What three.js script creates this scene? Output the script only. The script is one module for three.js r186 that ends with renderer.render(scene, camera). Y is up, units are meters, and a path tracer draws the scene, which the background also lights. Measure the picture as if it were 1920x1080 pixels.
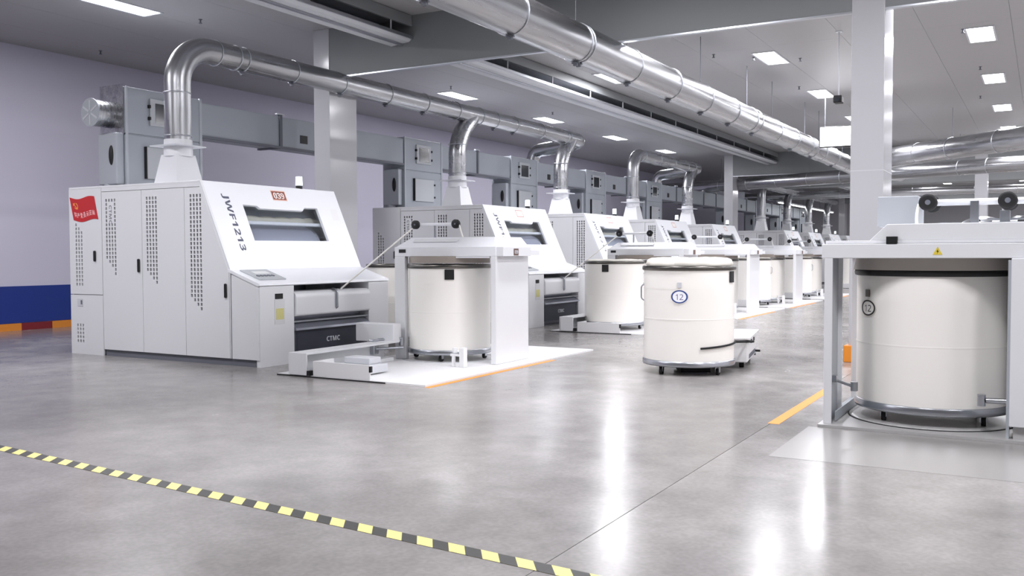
import * as THREE from 'three';
import { RoundedBoxGeometry } from 'three/addons/geometries/RoundedBoxGeometry.js';
import { TextGeometry } from 'three/addons/geometries/TextGeometry.js';
import { FontLoader } from 'three/addons/loaders/FontLoader.js';
import { RectAreaLightUniformsLib } from 'three/addons/lights/RectAreaLightUniformsLib.js';
import { mergeGeometries } from 'three/addons/utils/BufferGeometryUtils.js';

// ---------------------------------------------------------------- camera, light level
const scene = new THREE.Scene();
const FOCAL = 1741.4;                                   // pixels at 1920 x 1080
const camera = new THREE.PerspectiveCamera(2 * Math.atan(540 / FOCAL) * 180 / Math.PI, 1920 / 1080, 0.05, 200);
camera.rotation.order = 'YXZ';
camera.position.set(0, 1.3, 0);
camera.rotation.set(-2.089 * Math.PI / 180, 29.831 * Math.PI / 180, -0.0029);
scene.add(camera);
const renderer = new THREE.WebGLRenderer({ antialias: true });
renderer.toneMapping = THREE.LinearToneMapping;
renderer.toneMappingExposure = 1.0;
renderer.shadowMap.enabled = true;
RectAreaLightUniformsLib.init();
scene.background = new THREE.Color(0x000000);
const PANEL_NITS = 90;                                  // luminance of each ceiling light panel
const PANEL_TINT = 0xfbfaff;

// ---------------------------------------------------------------- helpers
let seed = 20240613;
const rnd = () => { seed |= 0; seed = seed + 0x6D2B79F5 | 0; let t = Math.imul(seed ^ seed >>> 15, 1 | seed); t = t + Math.imul(t ^ t >>> 7, 61 | t) ^ t; return ((t ^ t >>> 14) >>> 0) / 4294967296; };
const used = {};
function numbered(n) { if (!(n in used)) { used[n] = 0; return n; } used[n]++; return n + '_' + String(used[n]).padStart(3, '0'); }
function norm(g) { const q = g.index ? g.toNonIndexed() : g; for (const k of Object.keys(q.attributes)) if (!['position', 'normal', 'uv'].includes(k)) q.deleteAttribute(k); q.clearGroups && q.clearGroups(); return q; }
function join(list) { list = Array.isArray(list) ? list.flat(9) : [list]; return list.length === 1 ? list[0] : mergeGeometries(list.map(norm)); }
function mesh(name, geos, m, parent) { const o = new THREE.Mesh(join(geos), m); o.name = name; if (parent) parent.add(o); return o; }
function part(parent, name, geos, m, label) { const o = mesh(name, geos, m, parent); if (label) o.userData.label = label; return o; }
function thing(name, label, category, pos = [0, 0, 0], turn = 0, group) {
  const o = new THREE.Group(); o.name = numbered(name); o.position.set(...pos); o.rotation.y = turn; scene.add(o);
  o.userData = { label, category }; if (group) o.userData.group = group; return o;
}
function single(name, label, category, geos, m, group) {
  const o = mesh(numbered(name), geos, m, scene); o.userData = { label, category }; if (group) o.userData.group = group; return o;
}
function struct(name, geos, m, label, category) {
  const o = mesh(numbered(name), geos, m, scene); o.userData = { kind: 'structure', label, category }; return o;
}
function copyOf(root, name, pos, turn, label, group) {
  const r = root.clone(); r.name = numbered(name); r.position.set(...pos); r.rotation.y = turn; scene.add(r);
  r.userData = { label, category: root.userData.category }; if (group) r.userData.group = group; return r;
}
// geometry: boxes given by their two corners
function bx(x0, x1, y0, y1, z0, z1, bev = 0) {
  const w = Math.abs(x1 - x0), h = Math.abs(y1 - y0), d = Math.abs(z1 - z0);
  const b = Math.min(bev, w * .45, h * .45, d * .45);
  const g = b > 0 ? new RoundedBoxGeometry(w, h, d, 2, b) : new THREE.BoxGeometry(w, h, d);
  return g.translate((x0 + x1) / 2, (y0 + y1) / 2, (z0 + z1) / 2);
}
function shapeOf(pts, holes = []) {
  const s = new THREE.Shape(pts.map(p => new THREE.Vector2(p[0], p[1])));
  for (const h of holes) s.holes.push(new THREE.Path(h.map(p => new THREE.Vector2(p[0], p[1]))));
  return s;
}
// profile in x,y extruded along z from z0 down to z1
function prism(pts, z0, z1, holes = [], bevel = 0) {
  const hi = Math.max(z0, z1), lo = Math.min(z0, z1);
  const g = new THREE.ExtrudeGeometry(shapeOf(pts, holes), { depth: hi - lo - 2 * bevel, bevelEnabled: bevel > 0, bevelSize: bevel, bevelThickness: bevel, bevelOffset: -bevel, bevelSegments: 2, curveSegments: 10 });
  return g.translate(0, 0, lo + bevel);
}
function cyl(r0, r1, len, at, axis = 'y', seg = 28, open = false) {
  const g = new THREE.CylinderGeometry(r1, r0, len, seg, 1, open);       // r0 at the low end
  if (axis === 'x') g.rotateZ(-Math.PI / 2);
  if (axis === 'z') g.rotateX(Math.PI / 2);
  return g.translate(...at);
}
function lathe(pts, seg = 64) { return new THREE.LatheGeometry(pts.map(p => new THREE.Vector2(p[0], p[1])), seg); }
function ringAt(r, t, at, dir, seg = 32) {
  const g = new THREE.TorusGeometry(r, t, 8, seg);
  const q = new THREE.Quaternion().setFromUnitVectors(new THREE.Vector3(0, 0, 1), new THREE.Vector3(...dir).normalize());
  return g.applyQuaternion(q).translate(...at);
}
class Fillet extends THREE.CurvePath {}
function fillet(pts, R) {
  const v = pts.map(p => new THREE.Vector3(...p)), c = new Fillet();
  let prev = v[0];
  for (let i = 1; i < v.length - 1; i++) {
    const a = v[i - 1].clone().sub(v[i]).normalize(), b = v[i + 1].clone().sub(v[i]).normalize();
    const r = Math.min(R, v[i].distanceTo(v[i - 1]) * .49, v[i].distanceTo(v[i + 1]) * .49);
    const p0 = v[i].clone().addScaledVector(a, r), p1 = v[i].clone().addScaledVector(b, r);
    c.add(new THREE.LineCurve3(prev, p0));
    const k = .55;
    c.add(new THREE.CubicBezierCurve3(p0, p0.clone().lerp(v[i], k), p1.clone().lerp(v[i], k), p1));
    prev = p1;
  }
  c.add(new THREE.LineCurve3(prev, v[v.length - 1]));
  return c;
}
function tube(pts, r, R = .3, seg = 0, rad = 20) {
  const c = fillet(pts, R);
  return new THREE.TubeGeometry(c, seg || Math.max(12, Math.round(c.getLength() / .12)), r, rad, false);
}
function rod(a, b, r, seg = 8) { return new THREE.TubeGeometry(new THREE.LineCurve3(new THREE.Vector3(...a), new THREE.Vector3(...b)), 1, r, seg, false); }

// ---------------------------------------------------------------- textures
function noiseGrid(n, cells, s0) {                      // tiling value noise, 0..1
  let s = s0; const r = () => (s = (s * 1664525 + 1013904223) >>> 0) / 4294967296;
  const g = Float32Array.from({ length: cells * cells }, r), out = new Float32Array(n * n);
  for (let y = 0; y < n; y++) for (let x = 0; x < n; x++) {
    const fx = x / n * cells, fy = y / n * cells, ix = Math.floor(fx), iy = Math.floor(fy);
    let tx = fx - ix, ty = fy - iy; tx = tx * tx * (3 - 2 * tx); ty = ty * ty * (3 - 2 * ty);
    const a = g[iy % cells * cells + ix % cells], b = g[iy % cells * cells + (ix + 1) % cells], c = g[(iy + 1) % cells * cells + ix % cells], d = g[(iy + 1) % cells * cells + (ix + 1) % cells];
    out[y * n + x] = a + (b - a) * tx + (c - a + (a - b - c + d) * tx) * ty;
  }
  return out;
}
function fbm(n, c0, oct, s0) {
  const out = new Float32Array(n * n); let amp = .5, tot = 0;
  for (let o = 0; o < oct; o++) { const g = noiseGrid(n, c0 << o, s0 + o * 77); for (let i = 0; i < n * n; i++) out[i] += g[i] * amp; tot += amp; amp *= .55; }
  for (let i = 0; i < n * n; i++) out[i] /= tot; return out;
}
function dataTex(n, f, srgb) {
  const d = new Uint8Array(n * n * 4);
  for (let i = 0; i < n * n; i++) { const c = f(i); for (let k = 0; k < 3; k++) d[i * 4 + k] = Math.max(0, Math.min(255, Math.round(c[k]))); d[i * 4 + 3] = 255; }
  const t = new THREE.DataTexture(d, n, n); t.wrapS = t.wrapT = THREE.RepeatWrapping; t.magFilter = THREE.LinearFilter; t.minFilter = THREE.LinearMipmapLinearFilter; t.generateMipmaps = true;
  if (srgb) t.colorSpace = THREE.SRGBColorSpace; t.needsUpdate = true; return t;
}
function canvasTex(w, h, draw) {
  const c = document.createElement('canvas'); c.width = w; c.height = h; draw(c.getContext('2d'), w, h);
  const t = new THREE.CanvasTexture(c); t.colorSpace = THREE.SRGBColorSpace; t.anisotropy = 8; return t;
}
const fA = fbm(512, 4, 6, 11), fB = fbm(512, 9, 5, 97), fC = fbm(512, 40, 3, 501);
const floorMap = dataTex(512, i => { const v = 141 + (fA[i] - .5) * 46 + (fB[i] - .5) * 34 + (fC[i] - .5) * 16 + (rnd() - .5) * 10; return [v + 3, v, v - 2]; }, true);
const floorRough = dataTex(512, i => { const v = 54 + (fB[i] - .5) * 24 + (fC[i] - .5) * 20 + (rnd() - .5) * 14; return [v, v, v]; });
for (const t of [floorMap, floorRough]) t.repeat.set(1 / 7, 1 / 7);
const zincMap = dataTex(256, (() => { const a = fbm(256, 10, 4, 7), b = fbm(256, 36, 2, 19); return i => { const v = 178 + (a[i] - .5) * 46 + (b[i] - .5) * 34; return [v, v + 1, v + 4]; }; })(), true);
const zincRough = dataTex(256, (() => { const a = fbm(256, 12, 4, 71); return i => { const v = 78 + (a[i] - .5) * 90; return [v, v, v]; }; })());

// ---------------------------------------------------------------- materials
const M = (hex, roughness = .5, metalness = 0, more = {}) => new THREE.MeshStandardMaterial({ color: hex, roughness, metalness, ...more });
const mat = {
  white: M(0xe2e3e6, .38), whiteB: M(0xeceef2, .3), panelGrey: M(0xcfd1d6, .45), inner: M(0x9a9da3, .6), plinth: M(0x6a6d76, .6),
  slate: M(0x3b3e49, .55), black: M(0x121214, .5), rubber: M(0x17171a, .8), steel: M(0xb9bcc2, .28, 1), darkSteel: M(0x6c6a66, .3, 1),
  chute: M(0xa4aab1, .5), chuteLight: M(0xb4b9bf, .5), chuteDoor: M(0xb9bcc0, .5), darkGlass: M(0x2c3036, .12),
  zinc: M(0xffffff, 1, 1, { map: zincMap, roughnessMap: zincRough }),
  zincPlain: M(0xc3c6cb, .34, 1), wall: M(0xd2cfe0, .55), wallWhite: M(0xdcdce0, .6), ceil: M(0xa9a8a9, .5), beam: M(0x7f8284, .6), column: M(0xb6b6ba, .14),
  blue: M(0x0b2f86, .4), orange: M(0xe08a2c, .5), red: M(0x7d1420, .5), orangeTape: M(0xe8923a, .6), can: M(0xfaf7f1, .35), cotton: M(0xf6f2e8, .95),
  floorBase: M(0x5d5b59, .8), text: M(0x55586a, .5), textLight: M(0xc9ccd4, .4), plateWhite: M(0xe9e9ea, .35), plateGrey: M(0xb7b6b5, .3),
  roller: M(0xaeb0be, .4, .15), sliver: M(0xf7f5ee, .9), lamp: M(0xffffff, .4, 0, { emissive: 0xf8f8ff, emissiveIntensity: 7 }), yellow: M(0xd3cd8a, .6), paper: M(0xd9dadb, .6), lens: M(0xffffff, .3, 0, { emissive: 0xeafcff, emissiveIntensity: 2.2 }),
  screen: M(0xffffff, .4, 0, { emissive: 0xfbfbff, emissiveIntensity: 3 }), pane: new THREE.MeshPhysicalMaterial({ color: 0xf4f6f8, roughness: .06, transmission: 1, thickness: 0, ior: 1.45 }),
};
mat.floor = new THREE.MeshPhysicalMaterial({ specularIntensity: .38, color: 0xffffff, map: floorMap, roughnessMap: floorRough, roughness: 1 });
mat.tape = M(0xffffff, .5, 0, { map: canvasTex(128, 64, (x, w, h) => {
  x.fillStyle = '#3a3a38'; x.fillRect(0, 0, w, h); x.fillStyle = '#efe08a';
  for (const o of [-w, 0, w]) { x.beginPath(); x.moveTo(o, 0); x.lineTo(o + w / 2, 0); x.lineTo(o + w / 2 + 55, h); x.lineTo(o + 55, h); x.fill(); }
}) });
mat.tape.map.wrapS = THREE.RepeatWrapping;
const font = await new FontLoader().loadAsync('fonts/droid/droid_sans_bold.typeface.json');
// flat lettering in the x,y plane, centred, w wide and h high, facing +z
function lettering(str, w, h, depth = .002) {
  const g = new TextGeometry(str, { font, size: 1, depth: .1, curveSegments: 4, bevelEnabled: false });
  g.computeBoundingBox(); const b = g.boundingBox;
  g.translate(-(b.min.x + b.max.x) / 2, -(b.min.y + b.max.y) / 2, 0);
  return g.scale(w / (b.max.x - b.min.x), h / (b.max.y - b.min.y), depth / .1);
}

// ---------------------------------------------------------------- the room
const CEIL = 4.93, WX = -15.45, RX = 9.5, ZN = 7.5, ZF = -62;
{ // floor: slabs with saw-cut joints over a sub-base
  const f = struct('floor', bx(WX - .3, RX + .3, -.4, -.03, ZN + .3, ZF - .3), mat.floorBase, 'polished grey concrete floor with faint mottling and saw-cut joints', 'floor');
  const xs = [WX, -11.55, -1.8, RX], zs = [ZN, -17.2, -41.2, ZF], J = .0022;
  for (let i = 0; i < xs.length - 1; i++) for (let j = 0; j < zs.length - 1; j++) {
    const g = bx(xs[i] + (i ? J : 0), xs[i + 1] - (i < xs.length - 2 ? J : 0), -.03, 0, zs[j] - (j ? J : 0), zs[j + 1] + J);
    const p = g.attributes.position, u = g.attributes.uv, ang = .35;
    for (let k = 0; k < p.count; k++) { const a = p.getX(k), b = p.getZ(k); u.setXY(k, a * Math.cos(ang) - b * Math.sin(ang) + i * 3.1, a * Math.sin(ang) + b * Math.cos(ang) + j * 1.7); }
    part(f, 'floor_slab', g, mat.floor);
  }
}
{ // left wall: pale paint, blue dado, red and orange skirting blocks
  const w = struct('wall_left', bx(WX - .25, WX, 0, CEIL + .3, ZN + .25, ZF - .25), mat.wall, 'pale lavender side wall behind the machines', 'wall');
  part(w, 'dado_band', bx(WX, WX + .012, .13, .77, ZN, ZF), mat.blue, 'dark blue painted band');
  const base = struct('baseboard_left', bx(WX, WX + .01, 0, .125, ZN, ZF), mat.red, 'skirting striped in red and orange under blue band', 'skirting');
  const g = new THREE.BoxGeometry(.012, .124, .572);
  for (let k = 0; k < 60; k++) { const o = part(base, 'skirting_block', g, k % 2 ? mat.red : mat.orange); o.position.set(WX + .016, .062, -4.86 - .575 * k); }
}
struct('wall_right', bx(RX, RX + .25, 0, CEIL + .3, ZN + .25, ZF - .25), mat.wallWhite, 'plain white wall on the far right of the hall', 'wall');
struct('wall_back', bx(WX - .25, RX + .25, 0, CEIL + .3, ZN, ZN + .25), mat.wallWhite, 'plain white wall behind the viewer', 'wall');
struct('wall_far', bx(WX - .25, RX + .25, 0, CEIL + .3, ZF - .25, ZF), mat.wallWhite, 'plain white end wall at the far end of the hall', 'wall');
{ // ceiling: white sandwich panels with open joints
  const c = struct('ceiling', bx(WX - .25, RX + .25, CEIL + .02, CEIL + .3, ZN + .25, ZF - .25), mat.panelGrey, 'white panelled factory ceiling with thin joints', 'ceiling');
  const xs = []; for (let x = -15.45; x < RX - .2; x += 1.245) xs.push(x); xs.push(RX);
  const zs = [ZN, -4.5, -16.5, -28.5, -40.5, -52.5, ZF];
  for (let i = 0; i < xs.length - 1; i++) for (let j = 0; j < zs.length - 1; j++)
    part(c, 'ceiling_panel', bx(xs[i] + .002, xs[i + 1] - .002, CEIL, CEIL + .02, zs[j] - .002, zs[j + 1] + .002), mat.ceil);
}
// columns and the beams between them
const COLZ = [[-11.6, -12.28], [-33.9, -34.58], [-56, -56.68]];
COLZ.forEach(([z0, z1], i) => {
  [[-10.36, -10.03], [-2.02, -1.65], [6.4, 6.75]].forEach(([x0, x1], j) => {
    const o = struct('trim_' + (1 + i * 3 + j), bx(x0, x1, 0, CEIL, z0, z1, .008), mat.column,
      [['white column standing between the nearest machine and the second', 'tall glossy white column behind the right-hand can coiler'], ['slim white column beyond the fifth machine', 'far white column seen along the right aisle'], ['white column near the far wall on the left', 'white column near the far wall in the aisle']][i][j] || 'white column out on the right, row ' + (i + 1), 'column');
    part(o, 'column_foot', [bx(x0 - .05, x1 + .05, 0, .2, z0 + .05, z1 - .05, .01)], mat.orange, 'orange painted column foot');
    if (i === 0 && j === 1) part(o, 'tile_joint', bx(x0 - .001, x1 + .001, 2.27, 2.275, z0 + .001, z1 - .001), mat.panelGrey);
  });
  const b = struct('trim_' + (20 + i), [bx(-10.03, -2.02, 4.15, CEIL, z0 - .01, z0 - .07), bx(-1.65, 6.4, 4.15, CEIL, z0 - .01, z0 - .07)], mat.beam, ['grey sheet ceiling baffle crossing above the nearest columns', 'grey sheet ceiling baffle crossing halfway down the hall', 'grey sheet ceiling baffle near the far wall'][i], 'baffle');
  part(b, 'edge_strip', bx(-10.03, -2.02, 4.13, 4.15, z0, z0 - .075), mat.steel, 'bright metal edge strip'); part(b, 'edge_strip', bx(-1.65, 6.4, 4.13, 4.15, z0, z0 - .075), mat.steel);
});
// return-air slot casing running along the ceiling, cut by the beams
[[ZN, -11.6], [-11.68, -33.9], [-33.98, -56]].forEach(([z0, z1], i) => {
  const o = thing('air_slot_casing', ['long grey ceiling air casing with dark slot, nearest, before the beam', 'long grey ceiling air casing with dark slot behind the big round duct', 'ceiling air casing with dark slot at the far end'][i], 'air casing', [0, 0, 0], 0, 'slotted air casings along the ceiling');
  part(o, 'upper_fascia', bx(-8.43, -8.39, 4.76, CEIL - .01, z0, z1), mat.beam);
  part(o, 'slot_lining', [bx(-9.05, -9.02, 4.64, CEIL - .01, z0, z1), bx(-9.02, -8.43, 4.88, CEIL - .01, z0, z1)], mat.inner, 'sheet-metal slot lining');
  part(o, 'lower_channel', [prism([[-8.39, 4.6], [-8.39, 4.57], [-8.45, 4.53], [-8.78, 4.5], [-9.1, 4.62], [-9.2, 4.8], [-9.24, CEIL - .012], [-9.1, CEIL - .012], [-9.05, 4.66], [-8.5, 4.6]], z0, z1)], mat.panelGrey);
  part(o, 'edge_profile', [bx(-8.4, -8.37, 4.565, 4.61, z0, z1), bx(-8.62, -8.56, 4.495, 4.515, z0, z1)], mat.zincPlain, 'bright aluminium edge profile');
  const g = new THREE.BoxGeometry(.02, .15, .012);
  for (let z = z0 - 1.1; z > z1 + .2; z -= 1.75) { const d = part(o, 'slot_divider', g, mat.panelGrey); d.position.set(-8.41, 4.685, z); }
});

// ---------------------------------------------------------------- ceiling light panels
{
  const rows = [-11.72, -7.78, -4.47, -.975, 2.5, 6.2];
  const rowWord = ['over the machine row', 'beside the slotted air casing', 'right of the big round duct', 'right of the tall white column', 'in the right aisle, outside the picture', 'by the right wall, outside the picture'];
  const rowZ = [-17.98, -17.81, -17.5, -17.4, -17.5, -17.5];
  const frameG = join([bx(-.22, .22, -.012, 0, -.6, -.57), bx(-.22, .22, -.012, 0, .57, .6), bx(-.22, -.19, -.012, 0, -.57, .57), bx(.19, .22, -.012, 0, -.57, .57)]);
  const diffG = bx(-.19, .19, -.006, 0, -.57, .57);
  const ordinal = ['first', 'second', 'third', 'fourth', 'fifth', 'sixth', 'seventh', 'eighth', 'ninth', 'tenth', 'eleventh', 'twelfth', 'thirteenth', 'fourteenth'];
  camera.updateMatrixWorld(true);
  const seen = (x, z) => { const v = new THREE.Vector3(x, CEIL, z).project(camera); return v.z < 1 && Math.abs(v.x) < 1.02 && Math.abs(v.y) < 1.04; };
  rows.forEach((x, r) => {
    let nIn = 0, nOut = 0;
    for (let k = -4; k <= 8; k++) {
      const z = rowZ[r] - 4.49 * k; if (z > (r >= 2 ? -2 : 1)) continue;
      if (r < 2 && z < -33 || r === 0 && k === -1 || r === 1 && k !== 0 && k !== -3) continue;
      const o = thing('ceiling_light', seen(x, z) ? (r === 1 ? 'lone ceiling light panel beside the slotted air casing, under the big duct' : `${ordinal[nIn++]} nearest visible ceiling light panel ${rowWord[r]}`) : `${ordinal[nOut++]} ceiling light panel outside the picture in the row ${rowWord[r].replace(', outside the picture', '')}`, 'light panel', [x, CEIL - .001, z], 0, 'ceiling light panels');
      part(o, 'frame', frameG, mat.panelGrey); part(o, 'diffuser', diffG, mat.lamp, 'glowing white diffuser');
      const l = new THREE.RectAreaLight(PANEL_TINT, PANEL_NITS, .38, 1.14); l.name = 'panel_light'; l.position.y = -.016; l.rotation.x = -Math.PI / 2; o.add(l);
    }
  });
}

// ---------------------------------------------------------------- carding machine (origin: near front foot; x forward, z away)
const W = 2.41;
function gridHoles(x0, n, pitchX, top, bottoms, pitchY, skip) {
  const out = [];
  for (let c = 0; c < n; c++) for (let y = (Array.isArray(top) ? top[c] : top), r = 0; y >= bottoms[c] - .001; y -= pitchY, r++) {
    if (skip && skip(c, r)) continue;
    const x = x0 + c * pitchX; out.push([[x - .0145, y - .0185], [x + .0145, y - .0185], [x + .0145, y + .0185], [x - .0145, y + .0185]]);
  }
  return out;
}
const slopeA = [-.948, 2.193], slopeB = [-.467, 1.122];
const slopeLen = Math.hypot(slopeB[0] - slopeA[0], slopeB[1] - slopeA[1]);
const slopeM = (() => { // u = down the slope, v = -z, w = outward normal
  const d = new THREE.Vector3(slopeB[0] - slopeA[0], slopeB[1] - slopeA[1], 0).normalize(), v = new THREE.Vector3(0, 0, -1), n = new THREE.Vector3(-d.y, d.x, 0);
  return new THREE.Matrix4().makeBasis(d, v, new THREE.Vector3().crossVectors(d, v)).setPosition(slopeA[0], slopeA[1], 0);
})();
// the third axis of slopeM: d x (-z) = outward (checked: d=(.41,-.91,0) x (0,0,-1) = (.91,.41,0))
const onSlope = g => g.applyMatrix4(slopeM);
function numberPlate(parent, text, matrix, w = .26, h = .145) {
  const t = canvasTex(128, 72, (x, cw, ch) => {
    x.fillStyle = text ? '#e9c4b4' : '#e8d8d4'; x.fillRect(0, 0, cw, ch); x.fillStyle = text ? '#8a4a38' : '#efe9e6'; x.fillRect(5, 6, cw - 10, ch - 12);
    if (text) { x.fillStyle = '#fff'; x.font = 'bold 58px serif'; x.textAlign = 'center'; x.textBaseline = 'middle'; x.fillText(text, cw / 2, ch / 2 + 2); }
    else { x.strokeStyle = '#b3564a'; x.lineWidth = 5; x.strokeRect(4, 4, cw - 8, ch - 8); }
  });
  const m = M(0xffffff, .5, 0, { map: t });
  const g = new THREE.BoxGeometry(w, h, .004); g.applyMatrix4(matrix);
  return part(parent, 'number_plate', g, m, text ? 'number plate reading 039' : 'small framed number plate');
}
function plateMatrixOnSlope(u, v) { // plate whose width runs along v (= -z) and height runs up the slope
  const r = new THREE.Matrix4().makeBasis(new THREE.Vector3(0, 1, 0), new THREE.Vector3(-1, 0, 0), new THREE.Vector3(0, 0, 1)).setPosition(u, v, .004);
  return slopeM.clone().multiply(r);
}
function makeMachine(label, pos) {
  const t = thing('carding_machine', label, 'machine', pos, 0, 'white carding machines in one row');
  // casing: back, top, far side, inner lining of the near side
  const prof = [[-3.42, .0], [-3.42, 2.19], [-.948, 2.19], [-.467, 1.122], [-.467, 0]];
  part(t, 'casing', [prism(prof.map(p => p), -W + .02, -W, [], .004), bx(-3.42, -3.39, 0, 2.19, -.03, -W + .02), bx(-3.42, -.95, 2.165, 2.193, 0, -W, .006)], mat.white);
  part(t, 'floor_pan', bx(-3.38, -.5, .02, .06, -.05, -W + .03), mat.inner); part(t, 'bulkhead', bx(-1.5, -1.47, .06, 1.3, -.03, -W + .03), mat.inner);
  // near side: frame strips and doors
  part(t, 'side_frame', [prism([[-2.755, 2.118], [-2.755, 2.166], [-.96, 2.166], [-.937, 2.118]], 0, -.03), prism([[-.957, 2.19], [-.917, 2.118], [-.46, 1.11], [-.46, .085], [-.447, .085], [-.447, 1.1], [-.442, 1.122], [-.93, 2.19]].map(p => [p[0] - .012, p[1]]), 0, -.03)], mat.white);
  const rear = part(t, 'rear_panel', prism([[-3.42, .79], [-3.42, 2.165], [-2.763, 2.165], [-2.763, .79]], 0, -.02, gridHoles(-3.283, 3, .055, [1.7, 1.648, 1.596], [.92, .92, .92], .052)), mat.white);
  part(rear, 'handle', bx(-2.912, -2.88, 1.22, 1.36, .028, 0, .012), mat.black);
  const low = part(t, 'rear_low_panel', prism([[-3.42, .0], [-3.42, .782], [-2.763, .782], [-2.763, 0]], 0, -.02, gridHoles(-3.283, 3, .055, .38, [.16, .16, .16], .052)), mat.white);
  part(low, 'socket', [bx(-3.275, -3.165, .63, .73, .006, 0, .002)], mat.panelGrey, 'small grey socket plate'); part(low, 'socket_switch', bx(-3.2, -3.175, .66, .71, .012, .004), mat.plinth);
  const doors = [
    [[[-2.75, .085], [-2.75, 2.112], [-1.989, 2.112], [-1.989, .085]], gridHoles(-2.662, 4, .055, 2.002, [1.24, 1.19, 1.13, 1.066], .052, (c, r) => (c === 1 || c === 2) && r > 0 && r < 6), -2.043, 1.17],
    [[[-1.981, .085], [-1.981, 2.112], [-1.219, 2.112], [-1.219, .085]], gridHoles(-1.888, 4, .055, 2.005, [1.1, 1.05, .99, .93], .052), 0, 0],
    [[[-1.211, .085], [-1.211, 2.112], [-.936, 2.112], [-.478, 1.09], [-.478, .085]], gridHoles(-1.107, 4, .055, 2.01, [.8, .74, .68, .62], .052), -.525, .88],
  ];
  for (const [p, h, hx, hy] of doors) { const d = part(t, 'door', prism(p, .002, -.014, h), mat.white); if (hx) part(d, 'handle', bx(hx - .017, hx + .017, hy - .085, hy + .085, .03, 0, .014), mat.black, 'black recessed pull handle'); if (d && p[0][0] === -2.75) part(d, 'lettering', lettering('CTMC', .24, .05).rotateZ(-Math.PI / 2).translate(-2.58, 1.82, .002), M(0x8f9096, .5), 'grey letters CTMC reading downwards'); }
  part(t, 'plinth', bx(-2.75, -.065, 0, .082, -.025, -W + .03), mat.plinth, 'dark grey plinth');
  // sloping front cover with its window
  const win = [[.297, .565], [.303, .801], [.338, .844], [.342, 1.616], [.292, 1.676], [.289, 1.924], [.777, 1.93], [.786, .563]];
  const cover = part(t, 'front_cover', onSlope(new THREE.ExtrudeGeometry(shapeOf([[0, .0], [slopeLen, .0], [slopeLen, W], [0, W]], [win]), { depth: .03, bevelEnabled: true, bevelSize: .006, bevelThickness: .006, bevelOffset: -.006, bevelSegments: 2 }).translate(0, 0, -.032)), mat.whiteB, 'sloping white cover with a notched window');
  part(cover, 'window_pane', onSlope(bx(.25, .82, .52, 1.97, -.032, -.036)), mat.pane, 'clear window pane');
  part(cover, 'lettering', onSlope(lettering('JWF1213', .76, .115).translate(.545, .315, .004).applyMatrix4(new THREE.Matrix4())), mat.text, 'dark grey letters JWF1213 reading down the slope');
  part(cover, 'paper_label', onSlope(bx(.29, .46, 2.18, 2.31, .005, .003)), mat.plateWhite);
  // inside the window: rollers and rails
  const rollC = onSlope(new THREE.BufferGeometry().setFromPoints([new THREE.Vector3(.72, 0, -.44)])).attributes.position;
  const rc = [rollC.getX(0), rollC.getY(0)];
  const dr = part(t, 'drum', [cyl(.33, .33, 1.55, [rc[0], rc[1], -1.12], 'z', 48)], mat.roller, 'large grey metal roller behind the window');
  part(dr, 'drum_ring', [ringAt(.33, .012, [rc[0], rc[1], -1.86], [0, 0, 1]), ringAt(.33, .012, [rc[0], rc[1], -.36], [0, 0, 1])], mat.steel);
  part(t, 'inner_rail', onSlope(join([bx(.48, .53, .3, 2.1, -.06, -.1, .015)])), mat.whiteB, 'bright rail behind the window');
  part(t, 'cotton_web', onSlope(join(Array.from({ length: 6 }, (_, i) => new THREE.SphereGeometry(1, 14, 10).scale(.06, .2, .03).translate(.4, .58 + i * .27, -.2)))), M(0xd8d5c6, .9), 'grey fibre behind the window');
  part(t, 'inner_back', onSlope(bx(.05, .62, .1, 2.3, -.24, -.26)), mat.chuteLight);
  // front: cheeks, shelf, delivery opening
  const shelf = [[-.5, 1.137], [-.467, 1.13], [0.004, .972], [.012, .945], [-.02, .935], [-.5, 1.1]];
  part(t, 'shelf', prism(shelf, .004, -W - .004, [], .004), mat.whiteB, 'sloping white shelf above the delivery opening');
  const cheek = [[-.44, .0], [-.44, 1.085], [-.004, .935], [-.004, .0]];
  const c1 = part(t, 'front_cabinet', [bx(-.43, 0, .085, .935, -.012, -.57, .006), bx(-.06, 0, 0, .09, -.012, -.57), prism([[-.43, .93], [-.43, 1.07], [-.01, .93]], -.012, -.57)], mat.white);
  part(c1, 'side_panel', prism([[-.438, .085], [-.438, 1.07], [-.02, .915], [-.02, .085]], .002, -.012), mat.white);
  const pouch = part(c1, 'label_pouch', bx(0, .006, .485, .775, -.24, -.408, .002), mat.paper, 'clear pouch with a yellow paper');
  part(pouch, 'yellow_paper', bx(.006, .0085, .54, .67, -.262, -.388), mat.yellow, 'yellow paper note');
  part(c1, 'black_tag', bx(0, .006, .782, .845, -.25, -.378, .002), mat.black);
  part(t, 'front_cabinet', [bx(-.43, 0, .0, .935, -1.985, -W, .006)], mat.white);
  const kp = part(t, 'control_panel', (() => { const g = bx(-.17, .17, 0, .014, -.23, .2, .004); g.rotateZ(-Math.atan2(.158, .471)); return g.translate(-.25, 1.058, -.3); })(), M(0xb3b6ba, .5), 'grey control keypad on the shelf');
  { const g1 = bx(-.09, .0, .012, .016, -.14, .1), g2 = [0, 1, 2, 3, 4].map(i => bx(.05, .085, .012, .02, -.13 + i * .06, -.095 + i * .06)); for (const g of [g1, ...g2]) { g.rotateZ(-Math.atan2(.158, .471)); g.translate(-.255, 1.062, -.3); }
    part(kp, 'display', g1, mat.paper); part(kp, 'button', join(g2), mat.plinth); }
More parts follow.
